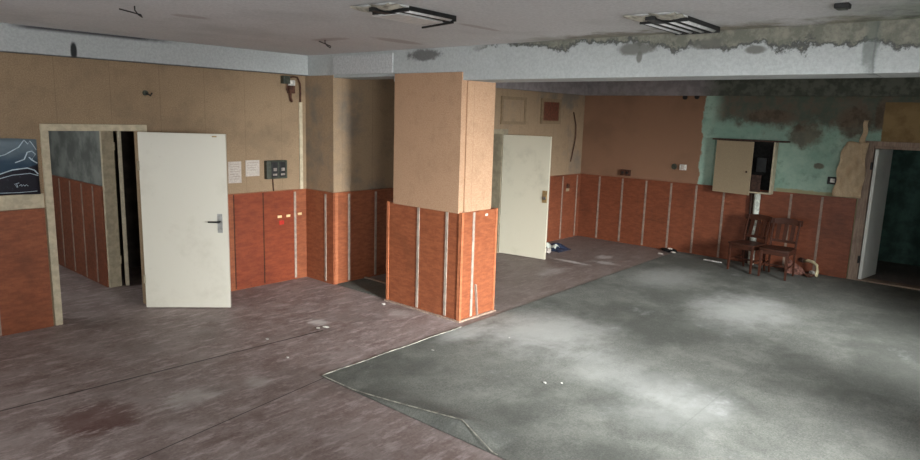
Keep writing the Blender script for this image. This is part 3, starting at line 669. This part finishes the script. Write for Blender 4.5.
MB().lump((11.24,4.72,.035), (.07,.16,.03), 11).build('dark_rag', 'dark', t)
MB().lump((11.22,4.70,.065), (.04,.05,.015), 12, 1).build('white_scrap', 'plaster_bit', t)
MB().lump((11.12,4.60,.03), (.03,.05,.015), 14, 1).build('white_scrap', 'paper', t)
tag(MB().lump((10.85,4.72,fz+.012), (.03,.06,.014), 21, 1).build('paper_scrap', 'paper'), 'white scrap just in front of the dark rubbish', 'scrap', 'scraps on the floor')
t = thing('rubbish_bag', 'crumpled dark blue bag on the floor beside the far door leaf', 'bag', (9.75, 6.25, 0))
MB().sheet(lambda u, v: (9.6+.42*u+.03*math.sin(7*v), 6.02+.38*v, .015+.075*math.sin(PI*u)*math.sin(PI*v)*(1+.5*math.sin(9*u+6*v))), 14, 12, (0,0,-.01)).build('plastic', 'navy', t)
MB().sheet(lambda u, v: (9.62+.14*u, 6.10+.22*v, .06+.05*math.sin(PI*u)+.02*math.sin(8*v)), 6, 6, (0,0,-.004)).build('blue_sheet', 'pipe_grey', t)
tag(MB().lump((9.42,6.12,.05), (.055,.06,.05), 31).build('paper_ball', 'paper'), 'white crumpled paper ball against the far door leaf', 'paper')
for i, (x, y, s, lab) in enumerate(((4.21,5.52,.04,'white plaster flake at the end of the floor seam'), (4.13,5.55,.025,'smaller white flake near the end of the floor seam'), (3.55,5.62,.022,'tiny white flake on linoleum before the switch box'),
        (3.4,5.05,.02,'tiny white flake on linoleum between the two seams'), (5.25,5.75,.03,'white flake beside the pillar near the recess'))):
    tag(MB().lump((x,y,.008), (s*.8,s*1.1,.007), 40+i, 1).build('plaster_flake', 'plaster_bit'), lab, 'plaster flake', 'plaster flakes on the floor')
for i, (x, y, s, lab) in enumerate(((4.5,4.2,.022,'white flake on the carpet just right of the pillar-side edge'), (3.62,3.35,.02,'white flake on the carpet beside the buckled edge'), (4.62,2.96,.022,'white flake in the middle of the front carpet'), (4.72,2.85,.016,'small white flake beside the middle carpet flake'), (5.35,3.9,.014,'speck of plaster on the bright carpet patch'))):
    tag(MB().lump((x,y,.02), (s*.6,s*.8,.006), 60+i, 1).build('plaster_flake', 'plaster_bit'), lab, 'plaster flake', 'plaster flakes on the floor')
tag(MB().bar((5.70,4.632,.03), (5.655,4.632,.40), .03, .008, (1,0,0)).build('batten_offcut', 'batten'), 'short broken batten leaning on the right face of the pillar', 'batten')

# ------------------------------------------------------------------ light
def area(name, loc, tgt, sx, sy, power, col=(1,1,1), spread=180):
    l = bpy.data.lights.new(name, 'AREA'); l.shape = 'RECTANGLE'; l.size = sx; l.size_y = sy; l.energy = power; l.color = col; l.spread = math.radians(spread)
    o = bpy.data.objects.new(name, l); C.objects.link(o); o.location = loc
    o.rotation_euler = (Vector(tgt)-Vector(loc)).to_track_quat('-Z', 'Y').to_euler(); return o
day = (.97, .99, 1.0)
area('daylight_near', (.45, YS+.04, 1.75), (2.4, 3, 1.75), 2.0, 1.6, 185, day)
area('daylight_mid', (3.7, YS+.04, 1.75), (5.75, 4.1, 0), 1.3, 1.6, 150, day, 52)
area('daylight_far', (6.55, YS+.04, 1.75), (8.7, 2.3, .1), 1.2, 1.6, 85, day, 50)
area('daylight_behind', (XF+.04, 3.4, 1.75), (3, 3.6, 1.2), 4.2, 1.6, 75, day)
area('hall_fill', (.45, 8.9, 1.7), (3.2, 9.2, .9), 1.2, 1.4, 26, day)  # fill lamp added to brighten the hall
w = bpy.data.worlds.new('overcast'); bpy.context.scene.world = w; w.use_nodes = True
bg = w.node_tree.nodes['Background']; bg.inputs[0].default_value = (.8,.9,1,1); bg.inputs[1].default_value = 1.0

# ------------------------------------------------------------------ camera
F_ = Vector((0.744955, 0.644737, -0.171336)); R_ = Vector((0.658056, -0.75237, 0.03001)); U_ = Vector((0.10956, 0.135105, 0.984755))
cam = bpy.data.cameras.new('camera'); co = bpy.data.objects.new('camera', cam); C.objects.link(co)
mt = Matrix((R_, U_, -F_)).transposed().to_4x4(); mt.translation = (0, 0, 2.3); co.matrix_world = mt
cam.sensor_width = 36; cam.lens = 654.21*36/920; cam.clip_start = .05
sc = bpy.context.scene; sc.camera = co
vs = sc.view_settings; vs.view_transform = 'Standard'; vs.look = 'None'; vs.exposure = .42; vs.gamma = 1; vs.use_curve_mapping = False
